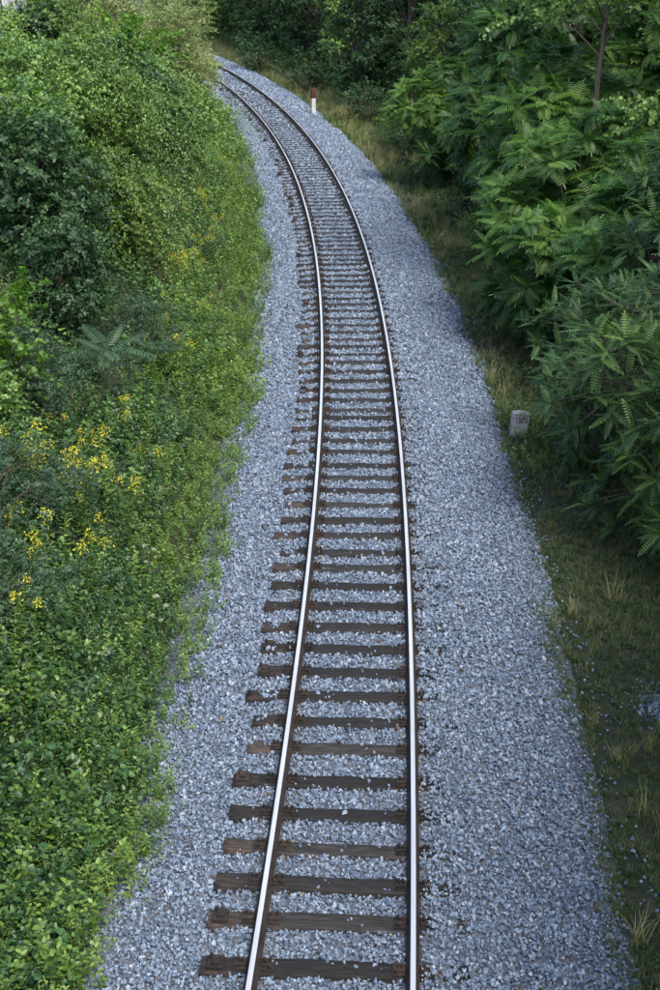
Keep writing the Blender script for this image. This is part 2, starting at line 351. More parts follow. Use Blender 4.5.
def stone_mesh(k, mat='stone'):
    r = np.random.default_rng(500+k); b = bmesh.new()
    p = unit(r.normal(0, 1, (13, 3)))*r.uniform(.75, 1, (13, 1))*np.array([r.uniform(.85, 1.2), r.uniform(.6, .9), r.uniform(.5, .8)])*.55
    for v in p: b.verts.new(v)
    h = bmesh.ops.convex_hull(b, input=b.verts)
    bmesh.ops.delete(b, geom=[g for g in h['geom_interior'] if isinstance(g, bmesh.types.BMVert)], context='VERTS')
    return bm_mesh(b, 'stone', M[mat])
STM = [stone_mesh(k) for k in range(10)]
STR = [stone_mesh(20+k, 'stone_rust') for k in range(2)]
def on_sleeper(s, u):
    k = np.clip(np.searchsorted(SL, s), 1, len(SL)-1); k = np.where(np.abs(SL[k]-s) < np.abs(SL[k-1]-s), k, k-1)
    return (np.abs(SL[k]-s) < .092), k
rcov = np.where(R.random(len(SL)) < .28, .25, .95)
lcov = R.uniform(-1.18, -.84, len(SL)); lcov[R.random(len(SL)) < .28] = -1.5; lcov[8:10] = -1.3; lcov[14] = -1.5; lcov[10:14] = -1.2
def gravel(s0, s1, dens, size, ul=-2.65, ur=3.0):
    n = int((s1-s0)*(ur-ul)*dens); s = R.uniform(s0, s1, n); u = R.uniform(ul, ur, n)
    keep = np.abs(np.abs(u)-.7525) > .075
    # ragged outer edges
    x, y = at(s, u); w = .22*lump(x*3.1, y*2.3)+R.normal(0, .1, n)
    keep &= (u > -2.42+w) & (u < 2.78+w)
    os_, k = on_sleeper(s, u)
    cover = (u < lcov[k]) & (R.random(n) < .9) | (u > .84) & (R.random(n) < np.where(u > 1.12, rcov[k], np.interp(u, [.84, .95], [.5, .95]))) | (R.random(n) < .022)
    keep &= ~os_ | cover | (np.abs(u) > 1.27)
    s, u, os_ = s[keep], u[keep], os_[keep]; x, y = at(s, u)
    z = gz(u) + R.uniform(-.012, .02, len(s)); z = np.where(os_ & (np.abs(u) < 1.2), np.maximum(z, np.where((u > .84) & (u < 1.), .062, .032)), z)
    sz = size*np.clip(R.lognormal(0, .3, len(s)), .5, 1.9)
    near_rail = np.exp(-((np.abs(u)-.75)/.16)**2)
    pk = np.where(R.random(len(s)) < .02+.13*near_rail*(.6+.6*lump(x*2.2, y*1.9)), R.integers(10, 12, len(s)), R.integers(0, 10, len(s)))
    PK.append(pk)
    return np.stack([x, y, z], 1), sz
PK = []
parts = [gravel(0, 13, 1150, .0425), gravel(13, 26, 900, .048), gravel(26, 46, 480, .063), gravel(46, 68, 260, .085), gravel(68, 125, 130, .115)]
# a patch of spilled stones in the grass by the right-hand edge, and stray ones along both edges
def spill(cx, cy, rx, ry, n, sz):
    x = cx+R.normal(0, rx, n); y = cy+R.normal(0, ry, n); z = zground(u_of(x, y), x, y)+.02
    return np.stack([x, y, z], 1), np.full(n, sz)*R.uniform(.6, 1.3, n)
def stray(n, lo, hi, s0=6, s1=60):
    s = R.uniform(s0, s1, n); u = np.where(R.random(n) < .3, -1, 1)*R.uniform(lo, hi, n); u = np.where(u < 0, u+.5, u); x, y = at(s, u); z = np.maximum(zground(u_of(x, y), x, y), gz(np.clip(u, -2.9, 3.1)))+.03
    return np.stack([x, y, z], 1), R.uniform(.035, .07, n)
parts += [stray(1800, 2.7, 3.3)]
GP = np.concatenate([a for a, b in parts]); GS = np.concatenate([b for a, b in parts])
PK.append(R.integers(0, 10, len(GP)-sum(len(p) for p in PK)))
instancer('ballast', STM+STR, GP, R.uniform(0, 6.28, GP.shape)*np.array([.35, .35, 1]), GS[:, None]*R.uniform(.8, 1.2, GP.shape), 'blue grey crushed stone ballast around and between the sleepers', 'gravel', idx=np.concatenate(PK))
sp, ss = spill(4.28, 15.3, .2, .3, 420, .05)
instancer('spilled_gravel', STM, sp, R.uniform(0, 6.28, sp.shape)*np.array([.35, .35, 1]), ss[:, None]*np.ones((1, 3)), 'small patch of pale spilled gravel in the dark grass', 'gravel')
# ------------------------------------------------------------------ foliage helpers
UP = np.array([0, 0, 1.])
def leafT(w=.32, fold=.18, droop=.12, l1=.3, l2=.68, k2=.8):
    V = np.array([(0, 0, 0), (-w, l1, fold*w*2), (-w*k2, l2, fold*w*1.4-droop*.4), (0, 1, -droop), (w*k2, l2, fold*w*1.4-droop*.4), (w, l1, fold*w*2)], float)
    return V, np.array([(0, 3, 2, 1), (0, 5, 4, 3)])
T_OV = leafT(.33); T_BROAD = leafT(.42, .15, .15, .28, .65); T_NARROW = leafT(.11, .2, .15, .3, .7); T_LANCE = leafT(.19, .2, .12, .25, .65)
def blade(k=2, w=.03, bend=.5):
    V = []; 
    for i in range(k+1):
        t = i/k; ww = w*(1-t*.92); V += [(-ww, t*(1-bend*t*.35), -bend*t*t*.6), (ww, t*(1-bend*t*.35), -bend*t*t*.6)]
    return np.array(V, float), np.array([(2*i, 2*i+1, 2*i+3, 2*i+2) for i in range(k)])
def compoundT(pairs=9, ll=.24, lw=.30, arch=.28, end=True, lk=.75, sweep=.35):
    """a pinnate leaf of length 1 along +Y, arching down"""
    q = Q4(); ts = np.linspace(.18, .97, pairs); O = []; A = []; N = []; S = []
    c = lambda t: np.array([0, t*(1-.1*arch*t), .12*t-arch*t*t*.9])
    for i, t in enumerate(ts):
        tan = unit(c(t+.01)-c(t-.01)); size = ll*(1-.45*abs(t-.45)**1.2*1.6)
        for sg in (-1, 1):
            O.append(c(t)); A.append(np.array([sg, 0, -.22])+tan*sweep); N.append(np.cross(np.array([1., 0, 0]), tan)*1.0); S.append(size)
    if end: O.append(c(1.)); A.append(unit(c(1.)-c(.95))); N.append(np.array([0, .3, 1.])); S.append(ll*.9)
    q.scatter(leafT(lw, .15, .12, .3, lk, .75), np.array(O), np.array(A), np.array(N), np.array(S), .5)
    P = np.array([c(t) for t in np.linspace(0, 1, 5)]); w = .008
    V = np.concatenate([P+[w, 0, .002], P-[w, 0, -.002]]); q.add(V, [(i, i+1, 5+i+1, 5+i) for i in range(4)])
    return np.concatenate(q.V), np.concatenate(q.Q)
def basis(D):
    r = np.where(np.abs(D[:, 2:3]) < .9, UP, np.array([1., 0, 0])); e1 = unit(np.cross(D, r)); return e1, np.cross(D, e1)
def twigs(q, rng, P, D, L, n, size, T, spread=1., grav=.3, upn=1., fwd=.55, tint=None, tv=.16, jit=.35, hang=.15, m=0, nrm=None):
    k = len(P); D = unit(D); t = (np.arange(n)+.6)/n; L = np.broadcast_to(L, (k,))
    pos = P[:, None]+D[:, None]*(L[:, None]*t)[..., None]; pos[..., 2] -= grav*L[:, None]*t*t
    e1, e2 = basis(D); a = rng.uniform(0, 6.28, (k, 1))+np.arange(n)*2.4
    rad = np.cos(a)[..., None]*e1[:, None]+np.sin(a)[..., None]*e2[:, None]
    A = D[:, None]*fwd+rad*spread+rng.normal(0, .25, pos.shape); A[..., 2] -= hang
    N = (UP*upn+rng.normal(0, jit, pos.shape)+D[:, None]*.25) if nrm is None else nrm[:, None]+rng.normal(0, .24, pos.shape)
    tb = rng.normal(.5, .13, k) if tint is None else tint
    tt = np.clip(tb[:, None]+rng.normal(0, tv, (k, n)), .02, .98)
    S = size*rng.uniform(.65, 1.25, (k, n))*(1-.25*np.abs(t-.5))
    q.scatter(T, pos.reshape(-1, 3), A.reshape(-1, 3), N.reshape(-1, 3), S.ravel(), tt.ravel(), m)
def blob_points(rng, blobs, dens, inner=.55, low=.35):
    Ps, Ds, Bi = [], [], []
    B = np.array(blobs, float)
    for i, (cx, cy, cz, rx, ry, rz) in enumerate(B):
        n = int(dens*4*pi*((rx*ry*rz)**(2/3))); d = unit(rng.normal(0, 1, (n, 3)))
        d = d[(d[:, 2] > -.25) | (rng.random(n) < low)]
        r = rng.uniform(inner, 1, (len(d), 1))**.5*(1+.14*np.sin(d[:, :1]*5+i)+.12*np.sin(d[:, 1:2]*6+2*i))
        p = d*r*np.array([rx, ry, rz])+np.array([cx, cy, cz])
        ins = np.zeros(len(p), bool)
        for j, b in enumerate(B):
            if j != i: ins |= (((p-b[:3])/b[3:])**2).sum(1) < .5
        Ps.append(p[~ins]); Ds.append(d[~ins]); Bi.append(np.full((~ins).sum(), i))
    return np.concatenate(Ps), np.concatenate(Ds), np.concatenate(Bi)
def limbs(rng, base_r, h, blobs, lean=(0, 0), frac=.9, fork=.55):
    q = Q4(); n = 7; z = np.linspace(0, h*frac, n); P = np.stack([lean[0]*z/h+np.cumsum(rng.normal(0, .05, n)), lean[1]*z/h+np.cumsum(rng.normal(0, .05, n)), z-.25*(z == 0)], 1); P[0, :2] = 0
    q.tube(P, base_r*(1-.75*z/h)*np.where(z == 0, 1.35, 1), 8)
    for b in blobs:
        c = np.array(b[:3]); zz = np.clip(c[2]*fork, .2, h*.88); p0 = np.array([np.interp(zz, z, P[:, 0]), np.interp(zz, z, P[:, 1]), zz])
        mid = (p0+c)/2+np.array([0, 0, .08*np.linalg.norm(c-p0)])+rng.normal(0, .06, 3)
        r0 = base_r*.5*(1-.6*zz/h); q.tube(np.array([p0, (p0+mid)/2+rng.normal(0, .03, 3), mid, c]), [r0, r0*.75, r0*.55, r0*.2], 5)
        for _ in range(3):
            e = c+rng.normal(0, 1, 3)*np.array(b[3:])*.55; q.tube(np.array([mid, (mid+e)/2+rng.normal(0, .05, 3), e]), [r0*.4, r0*.28, r0*.1], 4)
    return q
def blobset(rng, n, R0, H, z0, br, flat=.8, top=1.):
    out = []
    for i in range(n):
        t = (i+.5)/n; a = i*2.4+rng.uniform(-.4, .4); zz = z0+(H-z0)*t; rr = R0*(np.sin(pi*(.12+.83*t))**.8)*rng.uniform(.35, 1.0)
        b = br*rng.uniform(.55, 1.3)*(1 if t < .8 else top*.8); out.append((rr*cos(a), rr*sin(a), zz, b, b, b*flat))
    return out
def shift(rng, P, D, out=.6, up=.5, jit=.35): return unit(D*out+UP*up+rng.normal(0, jit, D.shape))

# each kind: (trunk mesh, crown mesh)
def make_broad(seed, n, R0, H, z0, br, dens, leaf, T, mat, nl=13, tl=.42, base_r=.09, hang=.15, grav=.3, up=.45, tv=.16, flat=.8, fork=.55, shoots=110):
    rng = np.random.default_rng(seed); bl = blobset(rng, n, R0, H, z0, br, flat)
    P, D, bi = blob_points(rng, bl, dens); q = Q4(); tb = np.clip(rng.normal(.5, .12, len(bl))[bi]+rng.normal(0, .08, len(P)), .05, .95)
    twigs(q, rng, P-D*tl*.5, shift(rng, P, D, .75, up), tl*rng.uniform(.7, 1.3, len(P)), nl, leaf, T, grav=grav, hang=hang, tint=tb, tv=tv, nrm=unit(D*.9+UP*.45+rng.normal(0, .33, D.shape)))
    up_ = np.where(D[:, 2] > -.1)[0]; pick = rng.choice(up_, shoots); k = shoots
    sd = unit(D[pick]*.8+UP*rng.uniform(0, 1.2, (k, 1))+rng.normal(0, .35, (k, 3)))
    twigs(q, rng, P[pick]-sd*.15, sd, tl*rng.uniform(1.6, 3.0, k), nl+8, leaf*.9, T, spread=.8, fwd=.6, grav=.45, hang=hang, tint=np.clip(tb[pick]+.12, 0, .95), tv=.1, nrm=unit(sd*.3+UP*.9+rng.normal(0, .4, (k, 3))))
    return limbs(rng, base_r, H, bl, fork=fork).mesh('trunk', M['bark']), q.mesh('crown', M[mat])
def make_pinnate(seed, n, R0, H, z0, br, nshoot, per, length, T, mat, base_r=.08, lift=.35, flat=.8):
    rng = np.random.default_rng(seed); bl = blobset(rng, n, R0, H, z0, br, flat)
    P, D, bi = blob_points(rng, bl, nshoot, inner=.7, low=.5); k = len(P); q = Q4()
    D2 = unit(D*.7+UP*.55+rng.normal(0, .25, D.shape)); e1, e2 = basis(D2)
    a = rng.uniform(0, 6.28, (k, 1))+np.arange(per)*2.4; rad = np.cos(a)[..., None]*e1[:, None]+np.sin(a)[..., None]*e2[:, None]
    A = rad+D2[:, None]*(lift+rng.uniform(-.1, .5, (k, per, 1))); A[..., 2] -= .05
    O = P[:, None]-D2[:, None]*(np.arange(per)[None, :, None]*.03)*length
    N = UP+D2[:, None]*.4+rng.normal(0, .15, A.shape)
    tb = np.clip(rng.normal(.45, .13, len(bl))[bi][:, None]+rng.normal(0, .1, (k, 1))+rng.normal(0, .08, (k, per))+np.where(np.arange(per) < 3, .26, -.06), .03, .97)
    q.scatter(T, O.reshape(-1, 3), A.reshape(-1, 3), N.reshape(-1, 3), (length*rng.uniform(.6, 1.15, (k, per))).ravel(), tb.ravel())
    w = limbs(rng, base_r, H, bl)
    for i in range(0, k, 2):
        c = np.array(bl[bi[i]][:3]); w.tube(np.array([c, (c+P[i])/2+[0, 0, .05], P[i]]), [.018, .013, .008], 4)
    return w.mesh('trunk', M['bark']), q.mesh('crown', M[mat])
def make_willow(seed, H=4.6):
    rng = np.random.default_rng(seed); bl = blobset(rng, 15, 1.9, H, .5, .95, .95)
    P, D, bi = blob_points(rng, bl, 16, inner=.35, low=.7); q = Q4(); tb = np.clip(rng.normal(.5, .12, len(bl))[bi]+rng.normal(0, .12, len(P)), .05, .95)
    twigs(q, rng, P-D*.3, shift(rng, P, D, .6, .75, .3), rng.uniform(.45, .95, len(P)), 20, .105, T_LANCE, spread=.7, grav=.35, fwd=.9, tint=tb, tv=.15, jit=.6)
    return limbs(rng, .10, H, bl).mesh('trunk', M['bark']), q.mesh('crown', M['l_willow'])
def make_vine(seed, mat='l_mid'):
    """shrub overgrown by a climber: strands hang over a mound of leaves and trail down to one side (+X)"""
    rng = np.random.default_rng(seed); bl = blobset(rng, 13, 1.6, 2.7, .45, .75, .85)
    P, D, bi = blob_points(rng, bl, 21, .75); q = Q4(); tb = np.clip(rng.normal(.45, .12, len(bl))[bi]+rng.normal(0, .08, len(P)), .05, .95)
    twigs(q, rng, P-D*.2, shift(rng, P, D, .7, .3), .4*rng.uniform(.7, 1.3, len(P)), 13, .085, T_BROAD, tint=tb, hang=.3, nrm=unit(D*.9+UP*.45+rng.normal(0, .33, D.shape)))
    sel = P[(D[:, 2] > -.1)]; sel = sel[rng.choice(len(sel), 210)]
    d = unit(np.stack([rng.uniform(.5, 1.2, 210), rng.normal(-.35, .3, 210), rng.uniform(-.3, .3, 210)], 1))
    twigs(q, rng, sel, d, rng.uniform(.8, 1.9, 210), 26, .075, T_OV, spread=.85, grav=.5, fwd=.5, hang=.35, tint=rng.normal(.62, .14, 210), tv=.12)
    return limbs(rng, .07, 2.4, bl).mesh('trunk', M['bark']), q.mesh('crown', M[mat])

AIL = compoundT(10, .30, .105, .36, sweep=.3); LOC = compoundT(9, .17, .24, .28, sweep=.15, lk=.7); FERN = compoundT(12, .24, .10, .3)
K = {}
K['broad_a'] = make_broad(1, 13, 1.5, 2.5, .4, .68, 22, .10, T_OV, 'l_mid')
K['broad_b'] = make_broad(2, 12, 1.4, 2.2, .4, .68, 22, .09, T_BROAD, 'l_mid', hang=.25)
K['dark'] = make_broad(3, 14, 1.6, 2.9, .4, .72, 20, .115, T_OV, 'l_dark', hang=.2)
K['blue'] = make_broad(4, 11, 1.2, 1.9, .3, .58, 22, .075, T_LANCE, 'l_blue', nl=16)
K['lime'] = make_broad(5, 7, .8, 2.2, .5, .6, 9, .11, T_BROAD, 'l_lime', base_r=.04)
K['willow'] = make_willow(6)
K['vine_a'] = make_vine(7); K['vine_b'] = make_vine(8, 'l_light')
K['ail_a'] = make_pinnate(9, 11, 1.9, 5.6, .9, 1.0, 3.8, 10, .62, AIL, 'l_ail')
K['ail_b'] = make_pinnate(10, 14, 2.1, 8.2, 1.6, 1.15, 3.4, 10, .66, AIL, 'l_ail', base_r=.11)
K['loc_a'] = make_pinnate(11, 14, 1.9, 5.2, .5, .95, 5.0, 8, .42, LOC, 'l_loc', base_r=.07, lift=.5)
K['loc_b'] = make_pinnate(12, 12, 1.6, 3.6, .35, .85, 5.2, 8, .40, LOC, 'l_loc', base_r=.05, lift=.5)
K['tree_a'] = make_broad(13, 26, 2.7, 10.5, 1.2, 1.1, 9, .165, T_OV, 'l_dark', nl=13, tl=.6, base_r=.17)
K['tree_b'] = make_broad(14, 26, 2.5, 9.5, 1.0, 1.05, 9.5, .15, T_BROAD, 'l_mid', nl=12, tl=.6, base_r=.15, tv=.12)
K['tree_c'] = make_broad(15, 18, 2.6, 12.5, 6.6, 1.1, 6, .15, T_OV, 'l_mid', nl=12, tl=.6, base_r=.10, hang=.3, fork=.86)
K['tree_l'] = make_broad(17, 26, 2.5, 9.0, .9, 1.0, 11, .13, T_OV, 'l_light', nl=13, tl=.55, base_r=.13)
K['shrub_f'] = make_broad(16, 8, 1.2, 2.0, .3, .8, 7, .10, T_OV, 'l_dark', nl=11)

def plant(kind, name, x, y, sc, rz, label, cat, group=None, trunk='trunk', crown='crown', z=None):
    o = empty(name, (x, y, (zat(x, y) if z is None else z)-.05), rz, sc)
    tag(o, label, cat, group)
    a = link(trunk, K[kind][0], o); b = link(crown, K[kind][1], o)
    return o

# ------------------------------------------------------------------ left bank: shrubs, climbers, willow, saplings
LB = 'shrubs covering the bank'
def shrub(kind, y, u, sc, rz, label, cat='shrub', name='shrub', group=LB):
    x, yy = at(s_of_y(y), u); return plant(kind, name, float(x), float(yy), sc, rz, label, cat, group, 'stem', 'foliage')
shrub('willow', 70, -4.65, (1.25, 1.25, 1.15), .4, 'largest pale yellow green willow bush, hiding the far end of the rails', name='willow_bush')
shrub('willow', 59, -7.9, (1.15, 1.15, 1.1), 2.2, 'tall pale willow bush higher on the bank behind the vine tangle', name='willow_bush')
shrub('willow', 65.5, -5.1, (.95, .95, .85), 4.0, 'low pale willow bush in front of the largest one', name='willow_bush')
shrub('vine_a', 44, -6.6, 1.25, -.3, 'vine covered shrub with long strands trailing downhill, below the willow', name='vine_covered_shrub')
shrub('vine_b', 39, -6.9, 1.2, .1, 'vine covered shrub with long strands trailing downhill, in the middle of the bank', name='vine_covered_shrub')
shrub('vine_a', 50, -5.7, 1.0, .2, 'vine covered shrub at the foot of the pale willow', name='vine_covered_shrub')
shrub('vine_b', 49, -8.6, 1.15, -.2, 'vine tangle high on the bank near the bleached board shed', name='vine_covered_shrub')
shrub('vine_a', 37, -9.2, 1.15, .5, 'vine tangle at the photo edge below the bleached board shed', name='vine_covered_shrub')
shrub('vine_b', 33.5, -5.6, .95, -.5, 'low vine covered shrub just above the strip of goldenrod', name='vine_covered_shrub')
shrub('broad_a', 33.5, -8.0, 1.15, 1., 'leafy mid green shrub above the dark hollow of the bank')
shrub('dark', 29, -6.9, 1.0, 0., 'dark glossy shrub in the shaded hollow of the bank', name='shrub')
shrub('dark', 26.8, -5.9, .72, 2., 'smaller dark shrub right behind the feathery sapling')
shrub('broad_b', 57, -5.4, .8, 2.4, 'rounded green shrub between the willow and the goldenrod strip')
shrub('broad_a', 55.5, -10.4, 1.3, .7, 'dark green shrub beside the corner of the board shed')
shrub('broad_b', 45, -11., 1.05, 3.0, 'leafy shrub growing against the foot of the board shed')
shrub('dark', 48.5, -9.6, .9, 1.2, 'dark drooping shrub under the board shed')
shrub('lime', 21.8, -6.3, (1.1, 1.1, 1.0), .5, 'bright lime green sapling beside the dark hollow, at the photo edge', 'sapling', 'leafy_sapling')
shrub('lime', 52.0, -6.9, 1.5, 2., 'bright leafy shrub standing out of the vine tangle below the willow', 'shrub', 'shrub')
shrub('broad_a', 42.5, -8.0, 1.1, 2.5, 'tall leafy mound rising behind the trailing vines')
shrub('broad_b', 30.5, -8.6, 1.25, .3, 'overhanging leafy shrub above the dark hollow at the photo edge')
shrub('blue', 22.4, -5.9, .78, 0., 'grey green bushy weed clump behind the largest goldenrod', 'weed', 'weed_bush')
shrub('blue', 17.6, -5.0, .75, 1.4, 'grey green bushy weed clump left of the goldenrod in flower', 'weed', 'weed_bush')
shrub('blue', 15.4, -4.7, .68, 3.1, 'grey green bushy weed clump low at the photo edge', 'weed', 'weed_bush')
shrub('blue', 28.3, -4.6, .62, 5., 'grey green weed clump above the feathery sapling', 'weed', 'weed_bush')
shrub('broad_b', 20., -6.0, .62, 4., 'small mid green shrub under the lime green sapling')

# feathery young tree of heaven (pale pinnate leaves) and the one with arching fronds
def frond_sapling(y, u, n, ln, h, label, mat='l_blue', seed=1):
    rng = np.random.default_rng(seed); x, yy = at(s_of_y(y), u); x = float(x); yy = float(yy)
    o = empty('feathery_sapling', (x, yy, zat(x, yy)-.03)); tag(o, label, 'sapling')
    w = Q4(); w.tube(np.array([(0, 0, -.1), (.03, .01, h*.5), (0, .03, h)]), [.022, .016, .01], 6); link('stem', w.mesh('stem', M['stemgreen']), o)
    a = np.arange(n)*2.4; zz = h*(.75+.25*np.arange(n)/n)
    for i in range(n):
        q = Q4(); q.scatter(FERN, np.array([[0, .02, zz[i]]]), np.array([[cos(a[i]), sin(a[i]), rng.uniform(-.1, .7)]]), np.array([[0, 0, 1.]]), [ln*rng.uniform(.8, 1.15)], [rng.uniform(.1, .6)])
        link('frond', q.mesh('frond', M[mat]), o)
frond_sapling(24.6, -4.75, 15, .8, 1.25, 'pale feathery sapling with arching fronds among the weeds of the bank', seed=3)
frond_sapling(26.9, -4.2, 11, .6, .8, 'smaller pale feathery sapling just above the larger one', seed=5)

# ------------------------------------------------------------------ goldenrod clumps (stems and leaves, each flower head a part)
def goldenrod_meshes(seed):
    rng = np.random.default_rng(seed); q = Q4(); n = 11; tips = []
    for i in range(n):
        a = rng.uniform(0, 6.28); r = .38*np.sqrt(rng.random()); h = rng.uniform(.75, 1.15); b = np.array([r*cos(a), r*sin(a), -.05])
        tip = b+np.array([cos(a)*.18*h, sin(a)*.18*h, h]); q.tube(np.array([b, (b+tip)/2+[0, 0, .04], tip]), [.007, .006, .003], 4, .2)
        d = unit(tip-b); twigs(q, rng, b[None]+d*.12, d[None], np.array([h*.9]), 34, .105, T_NARROW, spread=1., grav=0, fwd=.55, tint=np.array([rng.normal(.5, .12)]), hang=.1)
        tips.append((tip, a))
    return q, tips
def flower_mesh(seed):
    rng = np.random.default_rng(seed); q = Q4(); O = []
    for j in range(9):
        a = j*2.4; L = .13*(1-j/13); z = j*.017
        for t in np.linspace(.2, 1, 7): O.append((cos(a)*L*t, sin(a)*L*t, z+.05*t-.07*t*t))
    O = np.array(O)+rng.normal(0, .006, (63, 3)); D = unit(rng.normal(0, 1, O.shape)+UP*.6)
    q.scatter(leafT(.45, .1, .1), O, D, UP+rng.normal(0, .4, O.shape), rng.uniform(.016, .028, 63), rng.uniform(.1, .9, 63))
    return q.mesh('flower_head', M['yellow'])
GR = []
for k in range(3):
    q, tips = goldenrod_meshes(40+k); GR.append((q.mesh('leafy_stems', M['l_blue' if k == 1 else 'l_herb']), tips))
FLM = [flower_mesh(60+k) for k in range(3)]
def goldenrod(y, u, sc, bloom, label, k=None, group='goldenrod on the bank'):
    x, yy = at(s_of_y(y), u); x = float(x); yy = float(yy); k = int(R.integers(3)) if k is None else k
    o = empty('goldenrod_clump', (x, yy, zat(x, yy)), R.uniform(0, 6.28), sc); tag(o, label, 'goldenrod', group)
    link('leafy_stems', GR[k][0], o)
    for tip, a in GR[k][1]:
        if R.random() > bloom: continue
        f = link('flower_head', FLM[int(R.integers(3))], o); f.location = tip; f.rotation_euler = (R.normal(0, .25), R.normal(0, .25), a); sc_ = R.uniform(.75, 1.2); f.scale = (sc_, sc_, sc_)
GL = [(20.3, -4.1, 1.15, .8, 'largest goldenrod clump, thick with yellow heads, nearest the feathery sapling'),
      (19.6, -4.6, 1.15, .75, 'goldenrod clump in full bloom left of the largest one'),
      (19.0, -3.9, 1.1, .55, 'goldenrod clump in bloom on the gravel side of the yellow patch'),
      (18.5, -4.5, 1.15, .55, 'goldenrod clump in bloom in the middle of the yellow patch'),
      (17.6, -4.3, 1.1, .7, 'goldenrod clump with few yellow heads over a dark gap'),
      (16.9, -4.0, 1.05, .4, 'leafy goldenrod clump with a few heads at the lower end of the yellow patch'),
      (14.7, -4.35, .9, .2, 'goldenrod clump almost without flowers at the photo edge'),
      (22.2, -3.7, .8, .3, 'goldenrod clump with few heads between the fronds and the gravel'),
      (18.0, -5.2, 1.2, .7, 'goldenrod clump in bloom nearest the photo edge'),
      (33.8, -4.5, .9, .5, 'goldenrod clump uphill in the bright strip, under the low vine shrub'),
      (42.6, -3.6, .8, .5, 'goldenrod clump near the gravel below the willow'),
      (21.7, -4.7, .9, .5, 'goldenrod clump just below the feathery sapling'),
      (23.4, -4.1, .85, .3, 'goldenrod clump beside the fronds of the feathery sapling'),
      (28.0, -3.9, .85, .5, 'goldenrod clump in the bright strip just above the feathery saplings'),
      (30.2, -4.1, .9, .55, 'goldenrod clump in the bright strip below the low vine shrub'),
      (32.2, -3.7, .8, .5, 'goldenrod clump near the gravel, third up the bright strip'),
      (35.0, -3.9, .9, .6, 'goldenrod clump in the bright strip beside the low vine shrub'),
      (37.5, -4.0, .9, .65, 'goldenrod clump flowering halfway up the bright strip'),
      (40.5, -4.2, .9, .5, 'goldenrod clump flowering below the trailing vine strands'),
      (45.0, -4.0, .9, .45, 'goldenrod clump high up the bright strip, near the willow'),
      (51.0, -3.7, .9, .4, 'farthest goldenrod clump on the bank, at the foot of the willow')]
for a in GL: goldenrod(*a)
# yellow flowers far off on the outer verge
for y, u, l in ((86, 4.6, 'goldenrod clump flowering before the dark wood at the far bend'),):
    goldenrod(y, u, 1.1, .5, l, 0, 'goldenrod on the outer verge')

# wild carrot: a few cream umbels
def wild_carrot(y, u, h, label):
    x, yy = at(s_of_y(y), u); x = float(x); yy = float(yy); rng = np.random.default_rng(int(y*100)); o = empty('wild_carrot', (x, yy, zat(x, yy))); tag(o, label, 'wild carrot', 'wild carrot on the lower bank')
    q = Q4(); heads = []
    for i in range(4):
        a = i*1.7+rng.uniform(-.6, .6); rr = rng.uniform(.08, .3); t = np.array([cos(a)*rr, sin(a)*rr, h*rng.uniform(.6, 1.15)]); q.tube(np.array([(0, 0, -.05), t*[.4, .4, .6], t]), [.006, .005, .003], 4); heads.append(t)
    link('stem', q.mesh('stem', M['stemgreen']), o)
    for t in heads:
        q = Q4(); O = np.stack([.038*np.sqrt(rng.random(30))*np.cos(b := rng.uniform(0, 6.28, 30)), .038*np.sqrt(rng.random(30))*np.sin(b), rng.normal(0, .004, 30)], 1)
        q.scatter(leafT(.5), O, unit(rng.normal(0, 1, O.shape)*[1, 1, .2]), np.tile(UP, (30, 1)), .02, rng.random(30)); f = link('umbel', q.mesh('umbel', M['cream']), o); f.location = t; f.rotation_euler = (.3, rng.normal(0, .2), 0); f.scale = (rng.uniform(.6, 1.2),)*3
wild_carrot(17.3, -2.8, .5, 'wild carrot with cream flower heads nearest the gravel edge')
wild_carrot(15.7, -3.35, .55, 'wild carrot with cream flower heads beside the dark brambles')
wild_carrot(18.9, -3.35, .6, 'wild carrot with cream flower heads below the yellow goldenrod')

# ------------------------------------------------------------------ ground cover stuff
def sprig_mesh(seed, h, n, leaf, T, mat, stems=3, spread=.9, lean=.35):
    rng = np.random.default_rng(seed); q = Q4(); d = unit(np.stack([rng.normal(0, lean, stems), rng.normal(0, lean, stems), np.ones(stems)], 1))
    p = np.stack([rng.normal(0, .06, stems), rng.normal(0, .06, stems), np.full(stems, -.03)], 1)
    twigs(q, rng, p+d*.05, d, h*rng.uniform(.7, 1.2, stems), n, leaf, T, spread=spread, grav=.12, tv=.14, hang=.12)
    return q.mesh('sprig', M[mat])
def tuft_mesh(seed, h, n, mat, bend=.6, w=.012, lay=.5):
    rng = np.random.default_rng(seed); q = Q4()
    for k in range(n):
        a = rng.uniform(0, 6.28); d = np.array([[cos(a)*lay*rng.random(), sin(a)*lay*rng.random(), 1.]]); o = np.array([[rng.normal(0, .06), rng.normal(0, .06), -.02]])
        hh = h*rng.uniform(.5, 1.2); q.scatter(blade(2, w/hh, bend*rng.uniform(.3, 1.2)), o, d, np.array([[-cos(a), -sin(a), .3]]), [hh], [rng.uniform(.1, .9)])
    return q.mesh('tuft', M[mat])
